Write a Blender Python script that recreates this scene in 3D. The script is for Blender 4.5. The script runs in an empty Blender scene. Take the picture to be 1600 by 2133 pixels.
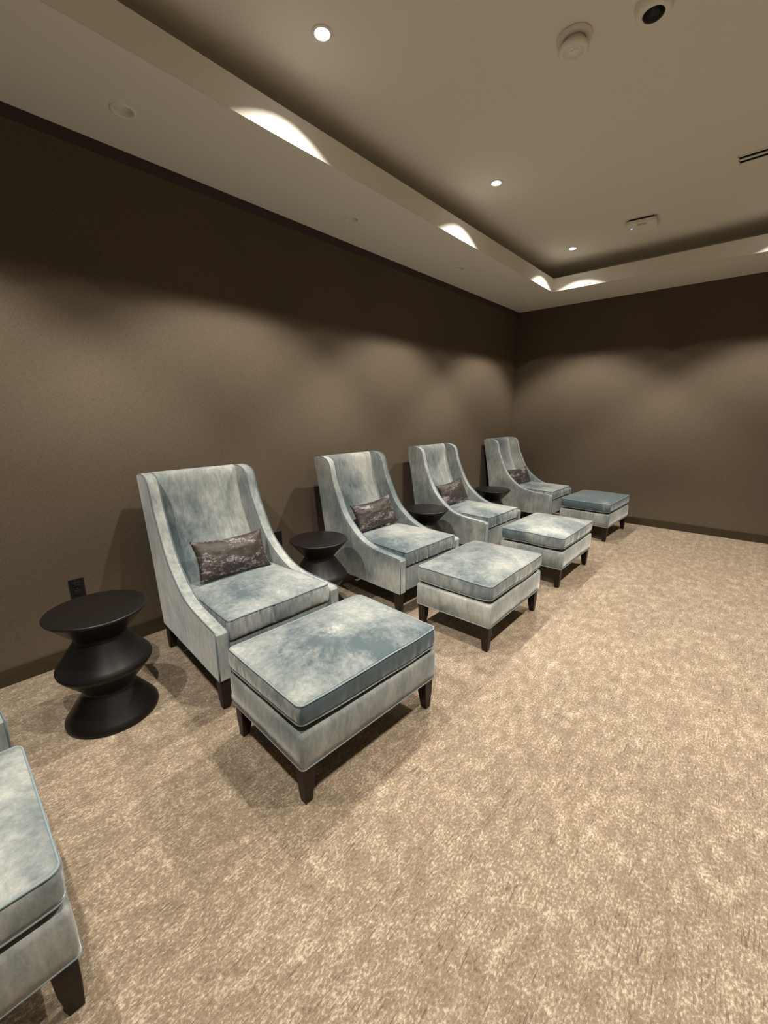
import bpy, bmesh, math, random
from mathutils import Vector, Matrix, Euler, noise
PI = math.pi
C = bpy.context.scene.collection
S = bpy.context.scene

# ------------------------------------------------------------------ camera, world, exposure
cam = bpy.data.cameras.new('camera'); camo = bpy.data.objects.new('camera', cam); C.objects.link(camo)
cam.sensor_fit = 'HORIZONTAL'; cam.sensor_width = 36.0; cam.lens = 862.996 / 1600 * 36.0
cam.clip_start = 0.02
_r = Vector((0.74699462, 0.66482223, -0.00323002)); _u = Vector((-0.15158843, 0.17505125, 0.97281962))
_f = Vector((-0.64731753, 0.72620139, -0.2315417))
camo.matrix_world = Matrix(((_r.x, _u.x, -_f.x, 2.7815), (_r.y, _u.y, -_f.y, 0.0), (_r.z, _u.z, -_f.z, 1.4), (0, 0, 0, 1)))
S.camera = camo
w = bpy.data.worlds.new('world'); S.world = w; w.use_nodes = True
w.node_tree.nodes['Background'].inputs[0].default_value = (0, 0, 0, 1)
w.node_tree.nodes['Background'].inputs[1].default_value = 0.0
S.view_settings.view_transform = 'Standard'; S.view_settings.look = 'None'
S.view_settings.gamma = 1.0; S.view_settings.use_curve_mapping = False
S.view_settings.exposure = 0.0
S.cycles.max_bounces = 10; S.cycles.diffuse_bounces = 6
LIGHT_W = 262.0
LIGHT_COL = (1.0, 0.91, 0.78)

# ------------------------------------------------------------------ dimensions
RX, Y0, Y1 = 3.88, -1.55, 6.01        # room: left wall x=0, right wall x=RX, back wall y=Y1
HS, HF, HC = 2.774, 2.918, 3.074     # soffit, top of the fascia lip, upper ceiling
SW = 0.725                           # soffit width
CV = 0.26                            # cove pocket starts here
LX = (1.03, 2.78); LY = (-0.135, 1.555, 3.24, 4.95)

# ------------------------------------------------------------------ material helpers
def lin(r, g, b):
    f = lambda c: (c / 12.92 if c <= .04045 else ((c + .055) / 1.055) ** 2.4)
    return (f(r / 255), f(g / 255), f(b / 255), 1)
class NT:
    def __init__(s, name):
        m = bpy.data.materials.new(name); m.use_nodes = True; s.m = m; s.t = m.node_tree
        s.b = s.t.nodes['Principled BSDF']
    def n(s, typ, **kw):
        x = s.t.nodes.new(typ)
        for k, v in kw.items():
            if k.startswith('i_'):
                key = k[2:]; key = int(key) if key.isdigit() else key.replace('_', ' ')
                x.inputs[key].default_value = v
            else: setattr(x, k, v)
        return x
    def l(s, a, b): s.t.links.new(a, b)
    def ramp(s, fac, stops, interp='LINEAR'):
        r = s.n('ShaderNodeValToRGB'); r.color_ramp.interpolation = interp
        e = r.color_ramp.elements
        while len(e) < len(stops): e.new(0.5)
        for k, (p, c) in enumerate(stops): e[k].position = p; e[k].color = c
        s.l(fac, r.inputs[0]); return r.outputs[0]
    def math(s, op, a, b=None, clamp=False):
        x = s.n('ShaderNodeMath', operation=op); x.use_clamp = clamp
        for k, v in enumerate((a, b)):
            if v is None: continue
            if isinstance(v, (int, float)): x.inputs[k].default_value = v
            else: s.l(v, x.inputs[k])
        return x.outputs[0]
    def mix(s, fac, a, b, blend='MIX'):
        x = s.n('ShaderNodeMix', data_type='RGBA', blend_type=blend)
        for k, v in ((0, fac), (6, a), (7, b)):
            if isinstance(v, (int, float, tuple)): x.inputs[k].default_value = v
            else: s.l(v, x.inputs[k])
        return x.outputs[2]
    def bump(s, h, strength, dist):
        b = s.n('ShaderNodeBump', i_Strength=strength, i_Distance=dist); s.l(h, b.inputs['Height'])
        s.l(b.outputs[0], s.b.inputs['Normal'])
    def mapped(s, coord, scale, rnd=False):
        tc = s.n('ShaderNodeTexCoord'); v = tc.outputs[coord]
        if rnd:
            oi = s.n('ShaderNodeObjectInfo'); m = s.n('ShaderNodeVectorMath', operation='MULTIPLY_ADD')
            s.l(oi.outputs['Random'], m.inputs[0]); m.inputs[1].default_value = (37., 53., 71.); s.l(v, m.inputs[2]); v = m.outputs[0]
        mp = s.n('ShaderNodeMapping'); mp.inputs['Scale'].default_value = scale; s.l(v, mp.inputs[0])
        return mp.outputs[0]
    def noise(s, v, scale, detail=3., rough=.5, dist=0.):
        x = s.n('ShaderNodeTexNoise', i_Scale=scale, i_Detail=detail, i_Roughness=rough, i_Distortion=dist)
        s.l(v, x.inputs['Vector']); return x.outputs[0]

def simple(name, col, rough=.6, spec=.3, bump=None, metal=0.):
    n = NT(name); n.b.inputs['Base Color'].default_value = col; n.b.inputs['Roughness'].default_value = rough
    n.b.inputs['Specular IOR Level'].default_value = spec; n.b.inputs['Metallic'].default_value = metal
    if bump:
        v = n.mapped('Object', (1, 1, 1)); h = n.noise(v, bump[0], 4); n.bump(h, bump[1], bump[2])
    return n.m
def emit(name, col, st):
    n = NT(name); n.b.inputs['Base Color'].default_value = (0, 0, 0, 1)
    n.b.inputs['Emission Color'].default_value = col; n.b.inputs['Emission Strength'].default_value = st
    return n.m

def velvet(name, mark=False):
    n = NT(name)
    dark = (.070, .098, .113, 1); midc = (.222, .248, .250, 1); pale = (.49, .50, .475, 1)
    v = n.mapped('Object', (1, 1, 1), rnd=True)
    a = n.noise(v, 2.6, 2, .5, .5)                                            # broad nap swathes
    b = n.noise(n.mapped('Object', (1, 1, .40), rnd=True), 8., 4, .6, .3)    # soft brushed blotches
    f = n.noise(n.mapped('Object', (1, 1, .30), rnd=True), 42., 5, .68, .2)   # fine brushed streaks
    g = n.noise(v, 170., 2, .5)
    at = n.n('ShaderNodeAttribute', attribute_type='OBJECT', attribute_name='nap')
    s = n.math('ADD', n.math('MULTIPLY', a, .80), n.math('MULTIPLY', b, .40))
    s = n.math('ADD', s, n.math('ADD', n.math('MULTIPLY', f, .44), n.math('MULTIPLY', g, .12)))
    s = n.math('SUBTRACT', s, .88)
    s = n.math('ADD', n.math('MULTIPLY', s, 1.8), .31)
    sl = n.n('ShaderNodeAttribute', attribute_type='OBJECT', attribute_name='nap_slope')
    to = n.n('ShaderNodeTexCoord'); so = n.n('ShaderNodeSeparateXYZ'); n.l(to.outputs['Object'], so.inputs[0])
    s = n.math('ADD', s, n.math('MULTIPLY', sl.outputs['Fac'], so.outputs[1]))     # tone across the width: brushed nap plus painted side shading
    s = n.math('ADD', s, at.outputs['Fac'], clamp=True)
    if mark:                                                # a hand mark brushed into the pile, fingers fanning to one corner
        tc = n.n('ShaderNodeTexCoord'); sx = n.n('ShaderNodeSeparateXYZ'); n.l(tc.outputs['Object'], sx.inputs[0])
        dx = n.math('SUBTRACT', sx.outputs[0], .01); dy = n.math('SUBTRACT', sx.outputs[1], -.03)
        c45 = math.cos(math.radians(-42)); s45 = math.sin(math.radians(-42))
        al = n.math('ADD', n.math('MULTIPLY', dx, c45), n.math('MULTIPLY', dy, s45))
        ac = n.math('SUBTRACT', n.math('MULTIPLY', dy, c45), n.math('MULTIPLY', dx, s45))
        r = n.math('SQRT', n.math('ADD', n.math('MULTIPLY', dx, dx), n.math('MULTIPLY', dy, dy)))
        an = n.math('ARCTAN2', ac, al)
        wob = n.noise(v, 14., 3, .6)
        cb = n.n('ShaderNodeCombineXYZ'); n.l(n.math('ADD', n.math('MULTIPLY', an, 1.5), n.math('MULTIPLY', wob, .5)), cb.inputs[0]); n.l(n.math('MULTIPLY', r, 2.), cb.inputs[1])
        st = n.noise(cb.outputs[0], 3.4, 2, .6)
        st = n.math('MULTIPLY', n.math('SUBTRACT', st, .46), 3.6)
        def sm(val, lo, hi):
            m = n.n('ShaderNodeMapRange', interpolation_type='SMOOTHSTEP'); n.l(val, m.inputs[0])
            m.inputs[1].default_value = lo; m.inputs[2].default_value = hi; return m.outputs[0]
        fan = n.math('MULTIPLY', n.math('MULTIPLY', sm(r, .27, .12), sm(r, .07, .15)), sm(n.math('ABSOLUTE', an), .85, .45))
        palm = n.math('MULTIPLY', n.math('MULTIPLY', sm(n.math('ADD', r, n.math('MULTIPLY', wob, .12)), .175, .075), n.math('SUBTRACT', f, .32)), .85)
        k = n.math('ADD', n.math('MULTIPLY', fan, n.math('MULTIPLY', st, .42)), palm)
        s = n.math('ADD', s, n.math('MULTIPLY', k, sm(sx.outputs[2], .42, .44)))
        ns = n.n('ShaderNodeSeparateXYZ'); n.l(tc.outputs['Normal'], ns.inputs[0])          # the front boxing is cut against the nap
        s = n.math('SUBTRACT', s, n.math('MULTIPLY', sm(ns.outputs[0], .5, .8), .45), clamp=True)
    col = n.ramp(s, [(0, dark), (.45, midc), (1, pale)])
    n.l(col, n.b.inputs['Base Color'])
    n.b.inputs['Roughness'].default_value = .7; n.b.inputs['Specular IOR Level'].default_value = .12
    n.b.inputs['Sheen Weight'].default_value = .75; n.b.inputs['Sheen Roughness'].default_value = .34
    n.b.inputs['Sheen Tint'].default_value = (.90, .95, 1, 1)
    h = n.math('ADD', n.math('MULTIPLY', n.noise(v, 8., 3), 1.), n.math('MULTIPLY', n.noise(n.mapped('Object', (1, 1, .16), rnd=True), 44., 2), .22))
    n.bump(h, .32, .014)
    return n.m
VEL = velvet('slate velvet'); VELM = velvet('slate velvet marked', True)
PIPE = simple('velvet piping', (.20, .255, .28, 1), .7, .2)
PIPED = simple('dark slate piping', (.115, .150, .175, 1), .7, .2)
WOOD = simple('espresso wood', (.013, .007, .0055, 1), .42, .35, (60, .05, .002))
BLACKT = simple('black lacquer', (.0065, .0052, .005, 1), .38, .32, (250, .08, .0008))
PLATE = simple('black plastic', (.008, .008, .009, 1), .4, .4)
CREAM = simple('white plastic', (.85, .82, .76, 1), .5, .3)
SLOTM = simple('dark slot', (.004, .003, .003, 1), .8, .1)
DOMEM = simple('black glass dome', (.003, .0045, .0035, 1), .3, .25)
STICK = simple('yellow sticker', (.60, .50, .28, 1), .6, .2)
LENS = emit('lit lamp lens', (1, .97, .92, 1), 28.)
LED = emit('blue led', (.12, .2, 1, 1), 9.)

def pillow_mat():
    n = NT('crackled brown velvet')
    big = n.noise(n.mapped('Object', (1, .45, 1.4), rnd=True), 8.5, 3, .6, .4)
    fine = n.noise(n.mapped('Object', (1, .6, 1.3), rnd=True), 80., 6, .80, .3)
    s = n.math('ADD', n.math('MULTIPLY', big, 1.25), n.math('MULTIPLY', fine, 1.35))
    mr = n.n('ShaderNodeMapRange', interpolation_type='SMOOTHSTEP'); n.l(s, mr.inputs[0])
    mr.inputs[1].default_value = 1.37; mr.inputs[2].default_value = 1.48
    br = n.ramp(n.noise(n.mapped('Object', (1, 1, 1), rnd=True), 24., 4), [(.3, (.012, .008, .0065, 1)), (.75, (.029, .020, .0165, 1))])
    n.l(n.mix(n.math('MULTIPLY', mr.outputs[0], .9), br, (.26, .242, .255, 1)), n.b.inputs['Base Color'])
    n.b.inputs['Roughness'].default_value = .55; n.b.inputs['Sheen Weight'].default_value = .06
    n.l(n.math('MULTIPLY', mr.outputs[0], .35), n.b.inputs['Metallic'])
    n.bump(n.noise(n.mapped('Object', (1, 1, 1), rnd=True), 20., 3), .3, .012)
    return n.m
PILL = pillow_mat()

def carpet_mat():
    n = NT('tan carpet')
    ob = n.mapped('Object', (1, 1, 1)); an = n.mapped('Object', (1., .6, 1.))
    def sm(val, lo, hi):
        m = n.n('ShaderNodeMapRange', interpolation_type='SMOOTHSTEP'); n.l(val, m.inputs[0])
        m.inputs[1].default_value = lo; m.inputs[2].default_value = hi; return m.outputs[0]
    clus = n.noise(n.mapped('Object', (1., .75, 1.)), 4.5, 5, .7); clus2 = n.noise(n.mapped('Object', (1., .5, 1.)), 24., 4, .68)
    fleck = n.noise(n.mapped('Object', (1., .58, 1.)), 150., 4, .66, .3); yarn = n.noise(ob, 380., 2, .6)
    cl = n.math('ADD', n.math('MULTIPLY', n.math('SUBTRACT', clus, .5), .24), n.math('MULTIPLY', n.math('SUBTRACT', clus2, .5), .66))
    val = n.math('ADD', n.math('ADD', n.math('MULTIPLY', fleck, .80), n.math('MULTIPLY', yarn, .20)), n.math('MULTIPLY', cl, .62))
    base = n.ramp(val, [(.30, (.120, .090, .066, 1)), (.39, (.210, .162, .118, 1)), (.51, (.258, .204, .150, 1)), (.575, (.385, .318, .242, 1)), (.68, (.56, .488, .382, 1))])
    tone = n.ramp(n.noise(n.mapped('Object', (1., .7, 1.)), 1.7, 3, .55), [(.3, (.95, .95, .95, 1)), (.7, (1.04, 1.03, 1.02, 1))])
    base = n.mix(1., base, tone, 'MULTIPLY')
    lt2 = sm(n.math('ADD', n.noise(n.mapped('Object', (1., .09, 1.)), 165., 3, .6), n.math('MULTIPLY', cl, .5)), .56, .66)
    base = n.mix(n.math('MULTIPLY', lt2, .22), base, (.57, .485, .365, 1))
    gate = n.noise(ob, 6., 3, .6)
    d1 = n.noise(n.mapped('Object', (1., .07, 1.)), 185., 2, .5)
    dk1 = sm(n.math('ADD', d1, n.math('MULTIPLY', gate, .34)), .80, .86)
    d2 = n.noise(n.mapped('Object', (1., .5, 1.)), 85., 3, .6)
    dk2 = sm(n.math('ADD', d2, n.math('MULTIPLY', n.noise(ob, 5.3, 2, .5), .40)), .86, .96)
    dk = n.math('MAXIMUM', dk1, n.math('MULTIPLY', dk2, .8))
    base = n.mix(n.math('MULTIPLY', dk, .62), base, (.085, .066, .052, 1))
    n.l(base, n.b.inputs['Base Color'])
    n.b.inputs['Roughness'].default_value = .95; n.b.inputs['Specular IOR Level'].default_value = .05
    n.b.inputs['Sheen Weight'].default_value = .1
    n.bump(n.math('ADD', yarn, n.math('MULTIPLY', fleck, .8)), .55, .005)
    return n.m
CARPET = carpet_mat()

def wall_mat():
    n = NT('brown woven wallcovering')
    h = n.noise(n.mapped('Object', (1, 1, .12)), 420., 3, .6); h2 = n.noise(n.mapped('Object', (.12, .12, 1)), 420., 3, .6)
    wv = n.math('ADD', h, h2)
    tn = n.noise(n.mapped('Object', (1, 1, 1)), 1.3, 3)
    c = n.ramp(n.math('MULTIPLY', wv, .5), [(.35, (.080, .062, .043, 1)), (.65, (.128, .102, .075, 1))])
    t = n.ramp(tn, [(.3, (.93, .93, .93, 1)), (.7, (1.05, 1.05, 1.05, 1))])
    n.l(n.mix(1., c, t, 'MULTIPLY'), n.b.inputs['Base Color'])
    n.b.inputs['Roughness'].default_value = .7; n.b.inputs['Specular IOR Level'].default_value = .15
    n.bump(wv, .25, .0015)
    return n.m
WALL = wall_mat()
CEIL = simple('cream ceiling paint', (.81, .785, .715, 1), .85, .1, (180, .05, .001))
BASEB = simple('brown baseboard', (.042, .030, .018, 1), .38, .4, (90, .04, .001))
TRIM = simple('dark brown trim', (.06, .045, .042, 1), .6, .2)

# ------------------------------------------------------------------ mesh helpers
def link(name, bm, mat, parent=None, smooth=True, mods=None, angle=None):
    me = bpy.data.meshes.new(name)
    bmesh.ops.recalc_face_normals(bm, faces=bm.faces) if mods != 'keep' else None
    bm.to_mesh(me); bm.free()
    me.materials.append(mat)
    for p in me.polygons: p.use_smooth = smooth
    o = bpy.data.objects.new(name, me); C.objects.link(o)
    if parent: o.parent = parent
    return o
def autosmooth(o, deg=35):
    me = o.data; bm = bmesh.new(); bm.from_mesh(me)
    for e in bm.edges:
        if len(e.link_faces) == 2 and e.calc_face_angle(0) > math.radians(deg): e.smooth = False
    bm.to_mesh(me); bm.free(); return o
def bevel(o, wd, seg=2, ang=40):
    m = o.modifiers.new('bevel', 'BEVEL'); m.width = wd; m.segments = seg; m.limit_method = 'ANGLE'; m.angle_limit = math.radians(ang)
    m.harden_normals = False
    return o
def boxbm(bm, x0, x1, y0, y1, z0, z1):
    v = [bm.verts.new(p) for p in ((x0,y0,z0),(x1,y0,z0),(x1,y1,z0),(x0,y1,z0),(x0,y0,z1),(x1,y0,z1),(x1,y1,z1),(x0,y1,z1))]
    for f in ((0,3,2,1),(4,5,6,7),(0,1,5,4),(1,2,6,5),(2,3,7,6),(3,0,4,7)): bm.faces.new([v[i] for i in f])
def box(name, x0, x1, y0, y1, z0, z1, mat, parent=None, bev=0):
    bm = bmesh.new(); boxbm(bm, x0, x1, y0, y1, z0, z1); o = link(name, bm, mat, parent, smooth=False)
    if bev: bevel(o, bev, 2)
    return o
def lathe_bm(prof, n=48, bm=None, center=(0, 0)):
    bm = bm or bmesh.new(); rings = []
    for r, z in prof:
        if r < 1e-5: rings.append([bm.verts.new((center[0], center[1], z))])
        else: rings.append([bm.verts.new((center[0] + r*math.cos(2*PI*k/n), center[1] + r*math.sin(2*PI*k/n), z)) for k in range(n)])
    for a, b in zip(rings, rings[1:]):
        for k in range(n):
            k2 = (k + 1) % n
            if len(a) == 1 and len(b) == 1: continue
            if len(a) == 1: bm.faces.new((a[0], b[k2], b[k]))
            elif len(b) == 1: bm.faces.new((a[k], a[k2], b[0]))
            else: bm.faces.new((a[k], a[k2], b[k2], b[k]))
    return bm
def tube_bm(pts, r, n=6, closed=False, bm=None):
    bm = bm or bmesh.new(); pts = [Vector(p) for p in pts]; N = len(pts); rings = []
    for i, p in enumerate(pts):
        a = pts[(i - 1) % N] if (closed or i > 0) else p; b = pts[(i + 1) % N] if (closed or i < N - 1) else p
        t = (b - a).normalized(); ref = Vector((0, 0, 1)) if abs(t.z) < .8 else Vector((0, 1, 0))
        s = t.cross(ref).normalized(); q = s.cross(t)
        rings.append([bm.verts.new(p + r*(math.cos(2*PI*k/n)*s + math.sin(2*PI*k/n)*q)) for k in range(n)])
    for i in range(N if closed else N - 1):
        A, B = rings[i], rings[(i + 1) % N]
        off = 0
        if closed and i == N - 1:
            off = min(range(n), key=lambda o: (A[0].co - B[o].co).length)
        else: off = min(range(n), key=lambda o: (A[0].co - B[o].co).length)
        for k in range(n): bm.faces.new((A[k], A[(k + 1) % n], B[(k + 1 + off) % n], B[(k + off) % n]))
    if not closed:
        bm.faces.new(rings[0]); bm.faces.new(rings[-1])
    return bm
def catmull(pts, per=6):
    P = [Vector(p) for p in pts]; out = []
    for i in range(len(P) - 1):
        p0 = P[max(i-1, 0)]; p1 = P[i]; p2 = P[i+1]; p3 = P[min(i+2, len(P)-1)]
        for k in range(per):
            t = k / per
            out.append(.5*((2*p1) + (p2-p0)*t + (2*p0-5*p1+4*p2-p3)*t*t + (3*p1-p0-3*p2+p3)*t**3))
    out.append(P[-1]); return out
def struct(o): o['kind'] = 'structure'; return o
def thing(name, label, cat, loc=(0, 0, 0), rz=0., group=None):
    o = bpy.data.objects.new(name, None); C.objects.link(o); o.empty_display_size = .1
    o.location = loc; o.rotation_euler = (0, 0, rz); o['label'] = label; o['category'] = cat
    if group: o['group'] = group
    return o
def dup(root, loc, rz, label, rot=None):
    def cp(o, par):
        c = o.copy(); C.objects.link(c)
        if par: c.parent = par
        for ch in kids.get(o.name, []): cp(ch, c)
        return c
    kids = {}
    for o in list(C.objects):
        if o.parent: kids.setdefault(o.parent.name, []).append(o)
    r = cp(root, None); r.location = loc; r.rotation_euler = rot if rot else (0, 0, rz); r['label'] = label
    return r

# ------------------------------------------------------------------ room shell
def plane_holes(bm, x0, x1, y0, y1, z, holes, n=28):
    def loop(pts):
        vs = [bm.verts.new(p) for p in pts]
        return [bm.edges.new((vs[i], vs[(i+1) % len(vs)])) for i in range(len(vs))]
    ed = loop([(x0, y0, z), (x1, y0, z), (x1, y1, z), (x0, y1, z)])
    for hx, hy, hr in holes:
        ed += loop([(hx + hr*math.cos(2*PI*k/n), hy + hr*math.sin(2*PI*k/n), z) for k in range(n)])
    bmesh.ops.triangle_fill(bm, use_beauty=True, use_dissolve=False, edges=ed, normal=(0, 0, -1))
struct(box('floor', -.1, RX + .1, Y0 - .1, Y1 + .1, -.1, 0, CARPET))
struct(box('wall_left', -.1, 0, Y0 - .1, Y1 + .1, 0, 3.2, WALL))
struct(box('wall_back', 0, RX, Y1, Y1 + .1, 0, 3.2, WALL))
struct(box('wall_right', RX, RX + .1, Y0 - .1, Y1 + .1, 0, 3.2, WALL))
struct(box('wall_front', 0, RX, Y0 - .1, Y0, 0, 3.2, WALL))
def baseboard(name, x0, x1, y0, y1):
    o = box(name, x0, x1, y0, y1, 0, .097, BASEB); bevel(o, .003, 2); return struct(o)
baseboard('baseboard_left', 0, .013, Y0, Y1)
baseboard('baseboard_back', .013, RX - .013, Y1 - .013, Y1)
baseboard('baseboard_right', RX - .013, RX, Y0, Y1)
struct(box('trim_1', 0, .004, Y0, Y1, 2.717, HS, TRIM))

lamp_holes = [(x, y, .036) for x in LX for y in LY]
bm = bmesh.new(); plane_holes(bm, CV, RX - CV, Y0 + CV, Y1 - CV, HC, lamp_holes)
ceil = struct(link('ceiling', bm, CEIL, smooth=False))
off_spots = [(.343, .92), (.331, 2.41), (.355, 3.84), (.362, 5.42), (.345, -.57)]
def soffit_side(rect, holes, zs=None):
    """one side of the dropped soffit: underside, fascia with lip, cove pocket floor and cove back"""
    bm = bmesh.new(); plane_holes(bm, *rect, HS, holes); return link('soffit', bm, CEIL, ceil, smooth=False)
soffit_side((0, SW, Y0, Y1), [(x, y, .042) for x, y in off_spots])
soffit_side((RX - SW, RX, Y0, Y1), [])
soffit_side((SW, RX - SW, Y1 - SW, Y1), [])
soffit_side((SW, RX - SW, Y0, Y0 + SW), [])
LT = .022                                                 # thickness of the fascia lip
def strip(name, *b): return box(name, *b, CEIL, ceil)
strip('fascia', SW - LT, SW, Y0 + SW - LT, Y1 - SW + LT, HS + .001, HF)
strip('fascia', RX - SW, RX - SW + LT, Y0 + SW - LT, Y1 - SW + LT, HS + .001, HF)
strip('fascia', SW, RX - SW, Y1 - SW, Y1 - SW + LT, HS + .001, HF)
strip('fascia', SW, RX - SW, Y0 + SW - LT, Y0 + SW, HS + .001, HF)
CF = HS + .05                                             # floor of the cove pocket
strip('cove_ledge', CV, SW - LT, Y0 + CV, Y1 - CV, CF - .01, CF)
strip('cove_ledge', RX - SW + LT, RX - CV, Y0 + CV, Y1 - CV, CF - .01, CF)
strip('cove_ledge', SW - LT, RX - SW + LT, Y1 - SW + LT, Y1 - CV, CF - .01, CF)
strip('cove_ledge', SW - LT, RX - SW + LT, Y0 + CV, Y0 + SW - LT, CF - .01, CF)
strip('cove_back', CV - .01, CV, Y0 + CV, Y1 - CV, CF - .01, HC + .03)
strip('cove_back', RX - CV, RX - CV + .01, Y0 + CV, Y1 - CV, CF - .01, HC + .03)
strip('cove_back', CV, RX - CV, Y1 - CV, Y1 - CV + .01, CF - .01, HC + .03)
strip('cove_back', CV, RX - CV, Y0 + CV - .01, Y0 + CV, CF - .01, HC + .03)

# ------------------------------------------------------------------ ceiling fixtures
def photometric(ld):
    """real downlight distribution: strong centre, weaker field, sharp cutoff by the spot cone"""
    ld.use_nodes = True; nt = ld.node_tree; em = nt.nodes['Emission']
    tc = nt.nodes.new('ShaderNodeTexCoord'); sx = nt.nodes.new('ShaderNodeSeparateXYZ'); nt.links.new(tc.outputs['Normal'], sx.inputs[0])
    ab = nt.nodes.new('ShaderNodeMath'); ab.operation = 'ABSOLUTE'; nt.links.new(sx.outputs[2], ab.inputs[0])
    rp = nt.nodes.new('ShaderNodeFloatCurve'); nt.links.new(ab.outputs[0], rp.inputs['Value'])
    cv = rp.mapping.curves[0]; pts = [(0, .0), (.50, .05), (.57, .07), (.635, .12), (.675, .34), (.707, .64), (.74, .90), (.78, 1.0), (.83, .90), (.90, .68), (1, .56)]
    cv.points[0].location = pts[0]; cv.points[-1].location = pts[-1]
    for p in pts[1:-1]: cv.points.new(*p)
    rp.mapping.update(); nt.links.new(rp.outputs[0], em.inputs['Strength'])
def downlight(x, y, label):
    t = thing('downlight', label, 'ceiling light', (x, y, HC), 0, 'lit downlights in the upper ceiling')
    link('trim_ring', lathe_bm([(.033, .012), (.033, -.001), (.036, -.0045), (.047, -.0045), (.050, -.002), (.050, 0)], 32), CREAM, t)
    link('lens', lathe_bm([(0, .011), (.033, .011)], 24), LENS, t)
    ld = bpy.data.lights.new('downlight_lamp', 'SPOT'); ld.energy = LIGHT_W; ld.color = LIGHT_COL
    ld.spot_size = math.radians(110); ld.spot_blend = .03; ld.shadow_soft_size = .022; photometric(ld)
    lo = bpy.data.objects.new('downlight_lamp', ld); C.objects.link(lo); lo.parent = t; lo.location = (0, 0, -.006)
names = {(0, 0): 'lit downlight above the cropped near ottoman, just outside the photo',
 (0, 1): 'lit round downlight nearest the camera, at the top of the photo', (0, 2): 'lit downlight, middle one of the three along the left soffit',
 (0, 3): 'lit downlight farthest away, near the back left ceiling corner', 
 (1, 0): 'lit downlight above the camera on the right side', (1, 1): 'lit downlight of the right row, second from the camera',
 (1, 2): 'lit downlight of the right row, beyond the slot vent', (1, 3): 'lit downlight of the right row by the back soffit'}
for i, x in enumerate(LX):
    for j, y in enumerate(LY): downlight(x, y, names[(i, j)])
offl = ['small unlit recessed spotlight in the soffit nearest the camera', 'small unlit recessed spotlight in the soffit, second from the camera',
        'small unlit recessed spotlight in the soffit, third from the camera', 'small unlit recessed spotlight in the soffit nearest the back corner',
        'small unlit recessed spotlight in the soffit above the cropped chair']
for (x, y), lb in zip(off_spots, offl):
    t = thing('recessed_spotlight', lb, 'spotlight', (x, y, HS), 0, 'unlit spotlights in the soffit')
    link('trim_ring', lathe_bm([(.040, .03), (.040, -.001), (.043, -.0045), (.053, -.0045), (.057, -.001), (.057, 0)], 32), CREAM, t)
    link('reflector', lathe_bm([(.040, .03), (.037, .012), (.022, .05), (.018, .052)], 32), CREAM, t)
    link('lens', lathe_bm([(.018, .052), (0, .049)], 24), PLATE, t)

t = thing('smoke_detector', 'round cream smoke detector with a ringed face hanging from the upper ceiling', 'smoke detector', (1.876, 2.338, HC))
link('base', lathe_bm([(0, 0), (.074, 0), (.076, -.004), (.074, -.015), (.050, -.017)], 48), CREAM, t)
link('housing', lathe_bm([(.048, -.014), (.046, -.034), (.058, -.037), (.066, -.043), (.066, -.053), (.060, -.060), (.048, -.061), (.043, -.056), (.040, -.050), (0, -.049)], 48), CREAM, t)
t_b = box('test_button', -.014, .018, -.0035, .0035, -.054, -.048, CREAM, t, .001)
t = thing('ceiling_camera', 'round white ceiling fixture with a black glossy centre at the top edge of the photo', 'camera', (2.182, 2.392, HC))
link('housing', lathe_bm([(0, 0), (.072, 0), (.074, -.006), (.070, -.030), (.060, -.040), (.046, -.043), (.042, -.041)], 48), CREAM, t)
link('lens_dome', lathe_bm([(.042, -.041), (.038, -.047), (.026, -.053), (.012, -.056), (0, -.057)], 40), DOMEM, t)

t = thing('access_point', 'white square wireless box with a blue light on the upper ceiling', 'wireless box', (1.705, 4.72, HC), .12)
box('mount_plate', -.095, .095, -.095, .095, -.016, 0, SLOTM, t)
bm = bmesh.new(); boxbm(bm, -.12, .12, -.12, .12, -.046, -.016)
ve = [e for e in bm.edges if abs(e.verts[0].co.z - e.verts[1].co.z) > .01]
bmesh.ops.bevel(bm, geom=ve, offset=.035, segments=5, profile=.5, affect='EDGES')
bevel(link('body', bm, CREAM, t, smooth=False), .006, 2)
box('label_sticker', -.03, .045, -.105, -.06, -.0468, -.046, STICK, t)
link('status_light', lathe_bm([(0, -.0485), (.005, -.0475), (.006, -.046)], 12), LED, t).location = (-.075, -.01, 0)
t = thing('slot_vent', 'linear slot air vent with two dark slots, cut off by the right edge', 'vent', (2.395, 4.086, HC), -.02)
box('slot', .006, .70, -.052, -.012, -.0012, 0, SLOTM, t); box('slot', .006, .70, .012, .052, -.0012, 0, SLOTM, t)
for a, b in ((-.066, -.050), (-.012, .012), (.050, .066)): box('frame_bar', 0, .706, a, b, -.006, 0, CEIL, t, .001)
box('frame_end', 0, .006, -.066, .066, -.006, 0, CEIL, t); box('frame_end', .700, .706, -.066, .066, -.006, 0, CEIL, t)

# ------------------------------------------------------------------ wall outlets
def outlet(y, z, label):
    t = thing('wall_outlet', label, 'outlet', (0, y, z), 0, 'black outlets on the left wall')
    box('cover_plate', 0, .006, -.036, .036, -.058, .058, PLATE, t, .002)
    for s in (-1, 1):
        r = box('receptacle', .005, .009, -.017, .017, s*.025 - .015, s*.025 + .015, PLATE, t, .002)
        for k in (-1, 1):
            box('slot', .0088, .0094, k*.007 - .0012, k*.007 + .0012, s*.025 - .004, s*.025 + .008, BASEB, r)
    link('screw', lathe_bm([(0, .0075), (.0035, .007), (.0035, .006)], 10), BASEB, t).rotation_euler = (0, PI/2, 0)
outlet(.478, .432, 'black wall outlet above the side table nearest the camera')
outlet(1.828, .418, 'black wall outlet half hidden behind the nearest whole chair')

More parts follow.
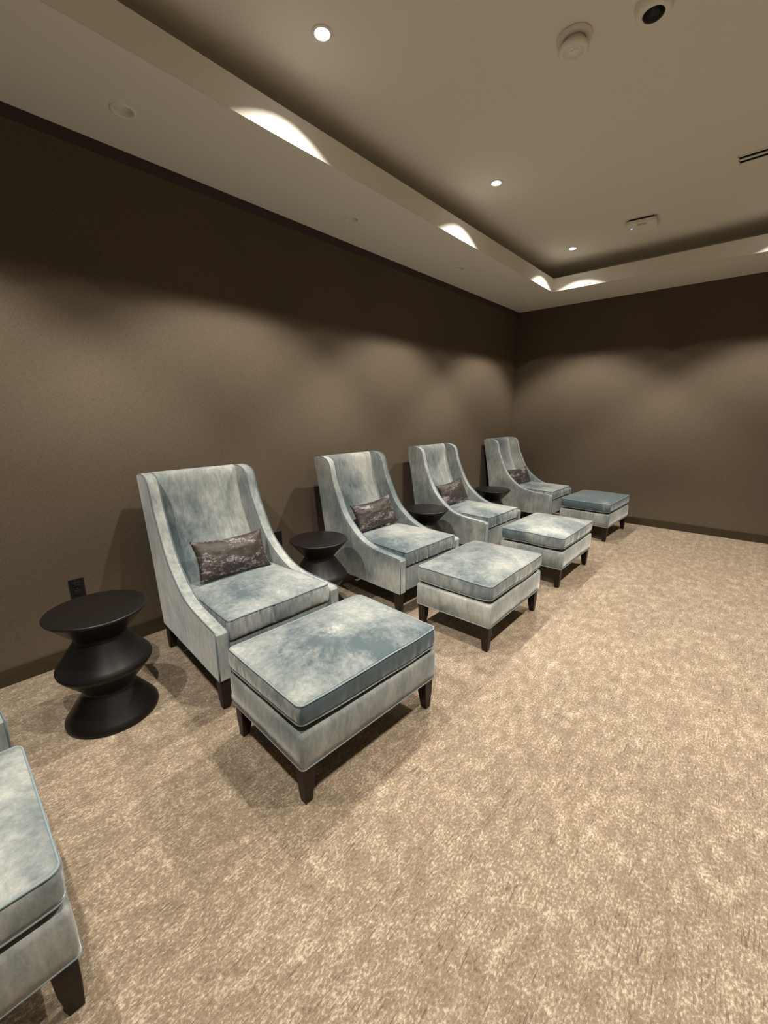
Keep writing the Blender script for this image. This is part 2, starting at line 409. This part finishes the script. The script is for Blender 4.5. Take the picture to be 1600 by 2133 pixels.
# ------------------------------------------------------------------ upholstery
def rrect(sx, sy, r, nc=6, ns=14):
    pts = []
    cs = [(sx-r, sy-r, 0), (-sx+r, sy-r, PI/2), (-sx+r, -sy+r, PI), (sx-r, -sy+r, 1.5*PI)]
    for i, (cx, cy, a) in enumerate(cs):
        arc = [(cx + r*math.cos(a + k*PI/2/nc), cy + r*math.sin(a + k*PI/2/nc)) for k in range(nc + 1)]
        pts += arc
        nx = cs[(i+1) % 4]; e = (nx[0] + r*math.cos(nx[2]), nx[1] + r*math.sin(nx[2])); st = arc[-1]
        for k in range(1, ns): pts.append((st[0] + (e[0]-st[0])*k/ns, st[1] + (e[1]-st[1])*k/ns))
    return pts
def cushion(name, sx, sy, z0, z1, crown, r, seed, mat, parent, pipe=None, pleat=.0028, bulge=.008, piper=.0034, sag=None, pipebot=True, ns=60):
    """box cushion: half sizes sx, sy; crowned top; piped edges; returns the cushion, piping are its children"""
    pl = rrect(sx, sy, r, 6, ns); N = len(pl); h = z1 - z0
    sag = sag or (lambda x, y: 0.)
    nz = lambda x, y, z, s, a: a * noise.noise(Vector((x*s + seed*3.1, y*s - seed*1.7, z*s + seed)))
    ring_def = [(z0 + .004, -.030), (z0, -.008), (z0 + .003, 0), (z0 + .22*h, bulge*.7), (z0 + .5*h, bulge), (z0 + .78*h, bulge*.7), (z1 - .003, 0), (z1 + .002, -.006)]
    rnd = random.Random(int(seed*10)); folds = [(rnd.uniform(-.36, .36), rnd.uniform(.004, .008), rnd.uniform(.3, 1.3), rnd.uniform(-.25, .25)) for _ in range(26)]
    bm = bmesh.new(); rings = []; topP = []; botP = []
    for ri, (z, off) in enumerate(ring_def):
        R = []
        for (x, y) in pl:
            L = math.hypot(x, y); nx = max(-1, min(1, (x/sx)))**5; ny = max(-1, min(1, (y/sy)))**5
            ll = max(1e-6, math.hypot(nx, ny)); d = off
            if 3 <= ri <= 5:
                q = y if abs(nx) > abs(ny) else x                   # gathered boxing: narrow upright creases
                cr = sum(math.exp(-((q - g0 - sl*(z - z0))/gw)**2)*gd for g0, gw, gd, sl in folds)
                d += -pleat*cr + nz(x, y, z, 9, .004)
            wav = nz(x, y, 0, 5, .006)
            R.append(bm.verts.new((x + nx/ll*d, y + ny/ll*d, z + wav + (sag(x, y) if ri < 5 else 0))))
        rings.append(R)
        if ri == 6: topP = [v.co + Vector((v.co.x/sx, v.co.y/sy, 0)).normalized()*.001 for v in R]
        if ri == 2: botP = [v.co.copy() for v in R]
    M = 12
    for k in range(1, M):
        f = k / M; R = []
        for i, (x, y) in enumerate(pl):
            X, Y = x*(1-f)*(1 - .006/sx), y*(1-f)*(1 - .006/sy)
            u, v = abs(X/sx), abs(Y/sy)
            cz = crown * (1 - u**2.4) * (1 - v**2.4)
            R.append(bm.verts.new((X, Y, z1 + .002 + cz + nz(X, Y, 0, 5, .006) + nz(X, Y, 2, 16, .0028)*min(1, f*4))))
        rings.append(R)
    for A, B in zip(rings, rings[1:]):
        for k in range(N): bm.faces.new((A[k], A[(k+1) % N], B[(k+1) % N], B[k]))
    c = bm.verts.new((0, 0, z1 + .002 + crown + nz(0, 0, 0, 5, .006)))
    for k in range(N): bm.faces.new((rings[-1][k], rings[-1][(k+1) % N], c))
    bm.faces.new(rings[0])
    o = link(name, bm, mat, parent)
    link('piping', tube_bm(topP, piper, 6, True), pipe or PIPE, o)
    if pipebot: link('piping', tube_bm(botP, piper*.9, 6, True), PIPE, o)
    return o
def leg(cx, cy, ox, oy, h, parent, top=.027, bot=.016, rake=0.):
    """tapered square leg; (ox,oy) = outward signs so the outer faces stay almost upright"""
    bm = bmesh.new(); R = []
    for z, s, k in ((h, top, 0.), (h*.5, top*.82 + bot*.12, .5), (0, bot, 1.)):
        dx = ox*(top - s)*.45 + rake*k; dy = oy*(top - s)*.45
        R.append([bm.verts.new((cx + dx + a*s, cy + dy + b*s, z)) for a, b in ((1,1),(-1,1),(-1,-1),(1,-1))])
    for A, B in zip(R, R[1:]):
        for k in range(4): bm.faces.new((A[k], A[(k+1) % 4], B[(k+1) % 4], B[k]))
    bm.faces.new(R[0]); bm.faces.new(R[-1])
    return bevel(link('leg', bm, WOOD, parent, smooth=False), .0025, 2)

BZ = .163                                       # bottom of every upholstered body
def make_ottoman(label, mat=VEL, nap=0., seed=1, loc=(0,0,0), rz=0., sag=None, mark_slope=False):
    t = thing('ottoman', label, 'ottoman', loc, rz, 'velvet ottomans in front of the chairs')
    hx, hy = .267, .383
    pl = rrect(hx, hy, .014, 3, 18); bm = bmesh.new(); rings = []
    for z, off in ((BZ, -.006), (BZ + .006, 0), (BZ + .07, .002), (BZ + .130, .001), (BZ + .146, -.004), (BZ + .150, -.016), (BZ + .144, -.06)):
        R = []
        for x, y in pl:
            s = Vector((x/hx, y/hy, 0)); s = Vector((max(-1,min(1,s.x))**7, max(-1,min(1,s.y))**7, 0)); s = s.normalized() if s.length > 1e-6 else s
            wob = .0025*noise.noise(Vector((x*7 + seed, y*7, z*9)))
            R.append(bm.verts.new((x + s.x*(off + wob), y + s.y*(off + wob), z + (.004*noise.noise(Vector((x*6, y*6, seed))) if z > BZ + .13 else 0))))
        rings.append(R)
    N = len(pl)
    for A, B in zip(rings, rings[1:]):
        for k in range(N): bm.faces.new((A[k], A[(k+1) % N], B[(k+1) % N], B[k]))
    bm.faces.new(rings[0]); bm.faces.new(rings[-1])
    b = link('body', bm, VEL, t); b['nap'] = .27 + max(nap, -.15)*.3
    wl = [(x, y, BZ + .004) for x, y in pl]
    link('welt', tube_bm(wl, .003, 5, True), PIPE, b)
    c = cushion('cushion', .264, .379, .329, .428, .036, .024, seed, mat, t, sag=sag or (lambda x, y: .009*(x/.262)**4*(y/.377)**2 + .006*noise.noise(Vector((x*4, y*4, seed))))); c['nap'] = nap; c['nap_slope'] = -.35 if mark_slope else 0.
    for sx in (1, -1):
        for sy in (1, -1): leg(sx*(hx - .036), sy*(hy - .036), sx, sy, BZ + .002, t)
    return t
sagA = lambda x, y: .014*max(0, .45 + .55*x/.262)*max(0, .3 - .7*y/.377) + .004*noise.noise(Vector((x*5, y*5, 1)))
G = 'velvet ottomans in front of the chairs'
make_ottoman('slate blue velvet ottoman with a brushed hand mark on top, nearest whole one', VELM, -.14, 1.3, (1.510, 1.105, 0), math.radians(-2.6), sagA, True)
make_ottoman('grey velvet ottoman second from the camera, before the second whole chair', VEL, .06, 4.7, (1.504, 2.437, 0), math.radians(.4))
make_ottoman('palest velvet ottoman, third from the camera, top brushed almost white', VEL, .11, 8.2, (1.492, 3.675, 0), math.radians(-.2))
make_ottoman('darkest blue topped velvet ottoman, farthest, by the back wall', VEL, -.50, 11.9, (1.445, 5.30, 0), math.radians(-2.2))
make_ottoman('velvet ottoman cut off by the bottom left corner of the photo', VEL, .06, 15.4, (1.508, -.325, 0), math.radians(-.6))

# ------------------------------------------------------------------ lounge chair (local: front at x=0, back towards -x, width along y)
HW = .3735; AT = .066                            # half width, arm thickness
def make_chair(label, nap, loc, rz, seed=2.):
    t = thing('lounge_chair', label, 'chair', loc, rz, 'high backed velvet lounge chairs along the wall')
    hw = lambda x: HW - .052*max(0., -x)/.95          # the chair narrows towards the back
    prof = catmull([(-.970, 0, 1.050), (-.935, 0, 1.064), (-.880, 0, 1.066), (-.832, 0, 1.059), (-.790, 0, 1.037), (-.765, 0, .988), (-.748, 0, .918), (-.724, 0, .853), (-.684, 0, .770), (-.637, 0, .677), (-.580, 0, .601),
                    (-.512, 0, .542), (-.448, 0, .497), (-.368, 0, .459), (-.268, 0, .436), (-.112, 0, .424), (-.012, 0, .417)], 4)
    prof.append(Vector((0, 0, .404)))
    nP = len(prof)
    rear = [Vector((-.812 - .158*f + .010*math.sin(PI*f), 0, BZ + (1.050 - BZ)*f)) for f in (0, .2, .4, .6, .8)]
    outline = rear + list(prof) + [Vector((0, 0, BZ))]
    for s in (-1, 1):
        bm = bmesh.new()
        A = [bm.verts.new((q.x, s*hw(q.x), q.z)) for q in outline]; B = [bm.verts.new((q.x, s*(hw(q.x) - AT), q.z)) for q in outline]
        bm.faces.new(A); bm.faces.new(B)
        for k in range(len(A)): bm.faces.new((A[k], A[(k+1) % len(A)], B[(k+1) % len(A)], B[k]))
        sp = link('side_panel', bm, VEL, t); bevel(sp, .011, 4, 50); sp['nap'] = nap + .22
        autosmooth(sp, 40)
        for yy, rr in ((-.004, .0034), (-AT + .004, .0034)):
            ln = [Vector((q.x, s*(hw(q.x) + yy), q.z)) for q in prof[2:]] + [Vector((-.001, s*(HW + yy), z)) for z in (.36, .30, .24, BZ + .004)]
            off = []
            for i, q in enumerate(ln):
                off.append(q + Vector((.0005, 0, .0005)))
            link('piping', tube_bm(off, rr, 6), PIPED, sp)
        wl = [(-.812 + k*.101, s*(hw(-.812 + k*.101) - .002), BZ + .003) for k in range(9)]
        link('welt', tube_bm(wl, .003, 5), PIPE, sp)
    # backrest
    fr = catmull([(-.960, 0, 1.050), (-.925, 0, 1.066), (-.890, 0, 1.062), (-.868, 0, 1.024), (-.852, 0, .94), (-.825, 0, .83), (-.785, 0, .72), (-.735, 0, .61), (-.672, 0, .51), (-.630, 0, .42)], 4)
    wy = HW - AT - .001; NY = 20; bm = bmesh.new(); F = []; B = []
    for i, q in enumerate(fr):
        f = i / (len(fr) - 1); bx = -.966 + .154*((1.05 - min(q.z, 1.05)) / .885); wq = hw(q.x) - AT - .001; a = []; b = []
        for k in range(NY + 1):
            u = -1 + 2*k/NY; y = u*wq
            cr = ((1 - abs(u)**2.3) * .040 - .016) * min(1, f*5)
            wr = .0035*noise.noise(Vector((q.z*6 + seed, y*7, 3)))*min(1, f*4)
            a.append(bm.verts.new((q.x + cr + wr, y, q.z + (.004*(1 - u*u) if f < .25 else 0))))
            b.append(bm.verts.new((min(bx, q.x - .002) if i else -.968, y, min(q.z, 1.046) - (.003 if i == 0 else 0))))
        F.append(a); B.append(b)
    for i in range(len(fr) - 1):
        for k in range(NY):
            bm.faces.new((F[i][k], F[i][k+1], F[i+1][k+1], F[i+1][k])); bm.faces.new((B[i][k], B[i+1][k], B[i+1][k+1], B[i][k+1]))
        for k in (0, NY): bm.faces.new((F[i][k], F[i+1][k], B[i+1][k], B[i][k]))
    for i in (0, len(fr) - 1):
        for k in range(NY): bm.faces.new((F[i][k], F[i][k+1], B[i][k+1], B[i][k]))
    bk = link('backrest', bm, VEL, t); bk['nap'] = nap + .17; bk['nap_slope'] = 1.15; autosmooth(bk, 45)  # side turned from the lamps is darkened in the backrest colour
    bp = link('back_panel', bmesh.new(), VEL, t)
    bm = bmesh.new(); boxbm(bm, -.808, -.780, -wy + .036, wy - .036, BZ + .003, .43); bm.to_mesh(bp.data); bm.free(); bp.data.materials.append(VEL) if not bp.data.materials else None
    # seat cushion and front rail
    sc = cushion('seat_cushion', .295, wy - .003, .349, .456, .026, .014, seed, VEL, t, pleat=.0075, bulge=.009, pipebot=False, ns=96, pipe=PIPED, piper=.003)
    sc.location = (-.297, 0, 0)
    for ob in [sc] + [c for c in C.objects if c.parent == sc]:
        for v in ob.data.vertices: v.co.y *= (hw(v.co.x - .297) - AT) / (HW - AT)
    sc['nap'] = nap + .07; sc['nap_slope'] = .45  # seat colour carries the same painted side shading, milder
    rl = box('front_rail', -.30, -.012, -wy, wy, BZ + .001, .344, VEL, t, .008); rl['nap'] = nap + .08
    for s in (-1, 1):
        leg(-.040, s*(HW - .036), 1, s, BZ + .002, t); leg(-.772, s*(hw(-.772) - .034), -1, s, BZ + .002, t, rake=-.022)
    return t
chair = make_chair('slate velvet lounge chair nearest the camera that is fully seen, wide pillow on it', -.02, (1.068, 1.136, 0), math.radians(-1.1))
for (x, y, r, lb) in ((1.084, 2.449, -.8, 'slate velvet lounge chair second from the camera, between two side tables'),
                      (1.043, 3.721, -.5, 'slate velvet lounge chair third from the camera, before the palest ottoman'),
                      (1.005, 5.415, -.2, 'slate velvet lounge chair farthest away, by the back corner'),
                      (1.050, -.330, 0., 'slate velvet lounge chair at the left edge, only its arm end showing')):
    dup(chair, (x, y, 0), math.radians(r), lb)

# ------------------------------------------------------------------ throw pillows
def make_pillow(label, loc, rot, seed, w=.228, h=.121, th=.050):
    bm = bmesh.new(); NU, NV = 30, 18; A = []; Bk = []
    for i in range(NU + 1):
        u = -1 + 2*i/NU; a = []; b = []
        for j in range(NV + 1):
            v = -1 + 2*j/NV
            y = w*u*(1 - .075*(1 - v*v)); z = h*v*(1 - (.17 if v > 0 else .05)*(1 - u*u))
            e = max(0, (1 - abs(u)**2.4))**.55 * max(0, (1 - abs(v)**2.2))**.6
            wr = .006*noise.noise(Vector((u*4 + seed, v*5, seed)))*min(1, e*2)
            d = th*e + wr
            front = bm.verts.new((d + .001*e, y, z)); a.append(front)
            b.append(front if (i in (0, NU) or j in (0, NV)) else bm.verts.new((-d*.9, y, z)))
        A.append(a); Bk.append(b)
    for i in range(NU):
        for j in range(NV):
            bm.faces.new((A[i][j], A[i+1][j], A[i+1][j+1], A[i][j+1]))
            try: bm.faces.new((Bk[i][j], Bk[i][j+1], Bk[i+1][j+1], Bk[i+1][j]))
            except ValueError: pass
    o = link('throw_pillow', bm, PILL); o.location = loc; o.rotation_euler = rot
    o['label'] = label; o['category'] = 'pillow'; o['group'] = 'brown lumbar pillows on the chairs'
    o.matrix_basis = Matrix.LocRotScale(Vector(loc), Euler(rot), None)
    from mathutils.bvhtree import BVHTree
    def tree(ob, mw): return BVHTree.FromPolygons([mw @ v.co for v in ob.data.vertices], [p.vertices for p in ob.data.polygons])
    rests = []
    def world(c): return (world(c.parent) if c.parent else Matrix()) @ c.matrix_basis
    for c in C.objects:
        if c.name.split('.')[0] in ('seat_cushion', 'backrest', 'side_panel', 'piping') and (world(c).translation - Vector(loc)).length < 1.3:
            rests.append((c.name if c.name[:4] != 'pipi' else c.parent.name, tree(c, world(c))))
    clear = 0
    for _ in range(160):                                    # settle it clear of the seat, the back and the arms
        pt = tree(o, o.matrix_basis); hits = [nm.split('.')[0] for nm, r in rests if pt.overlap(r)]
        if not hits:
            clear += 1
            if clear > 3: break
            o.location.x += .001
        if 'seat_cushion' in hits: o.location.z += .001
        if 'backrest' in hits: o.location.x += .0015
        if 'side_panel' in hits: o.location.x += .001; o.location.z += .0005
        o.matrix_basis = Matrix.LocRotScale(o.location, Euler(rot), None)
    return o
D = math.radians
make_pillow('brown lumbar pillow with broad silvery crackle on the nearest whole chair', (.545, 1.150, .545), (D(-2), D(-24), D(1)), 1.)
make_pillow('brown crackled lumbar pillow on the chair second from the camera', (.480, 2.465, .550), (D(4), D(-24), D(-4)), 2.)
make_pillow('brown lumbar pillow on the third chair from the camera', (.440, 3.690, .552), (D(6), D(-22), D(-4)), 3.)
make_pillow('dark brown lumbar pillow on the farthest chair', (.440, 5.38, .565), (D(2), D(-24), D(-6)), 5., w=.24, h=.115)

# ------------------------------------------------------------------ side tables
def make_table(label, x, y):
    t = thing('side_table', label, 'side table', (x, y, 0), 0, 'black spool side tables between the chairs')
    link('top', lathe_bm([(0, .541), (.196, .541), (.2005, .5395), (.203, .536), (.2025, .531), (.197, .526), (.118, .436)], 72), BLACKT, t)
    link('base', lathe_bm([(.118, .437), (.108, .425), (.1045, .415), (.107, .404), (.180, .299), (.191, .284), (.1935, .275), (.191, .264), (.182, .252),
                     (.112, .166), (.1065, .155), (.1055, .147), (.110, .136), (.180, .036), (.192, .018), (.1935, .008), (.190, 0), (0, 0)], 72), BLACKT, t)
    autosmooth(t.children[0], 50) if t.children else None
    return t
tb = make_table('black spool side table nearest the camera, under the wall outlet', .640, .424)
for (x, y, lb) in ((.572, 1.785, 'black spool side table between the first and second whole chairs'),
                   (.58, 3.06, 'black spool side table between the second and third chairs, mostly hidden'),
                   (.565, 4.38, 'black spool side table between the third and farthest chairs')):
    dup(tb, (x, y, 0), 0, lb)
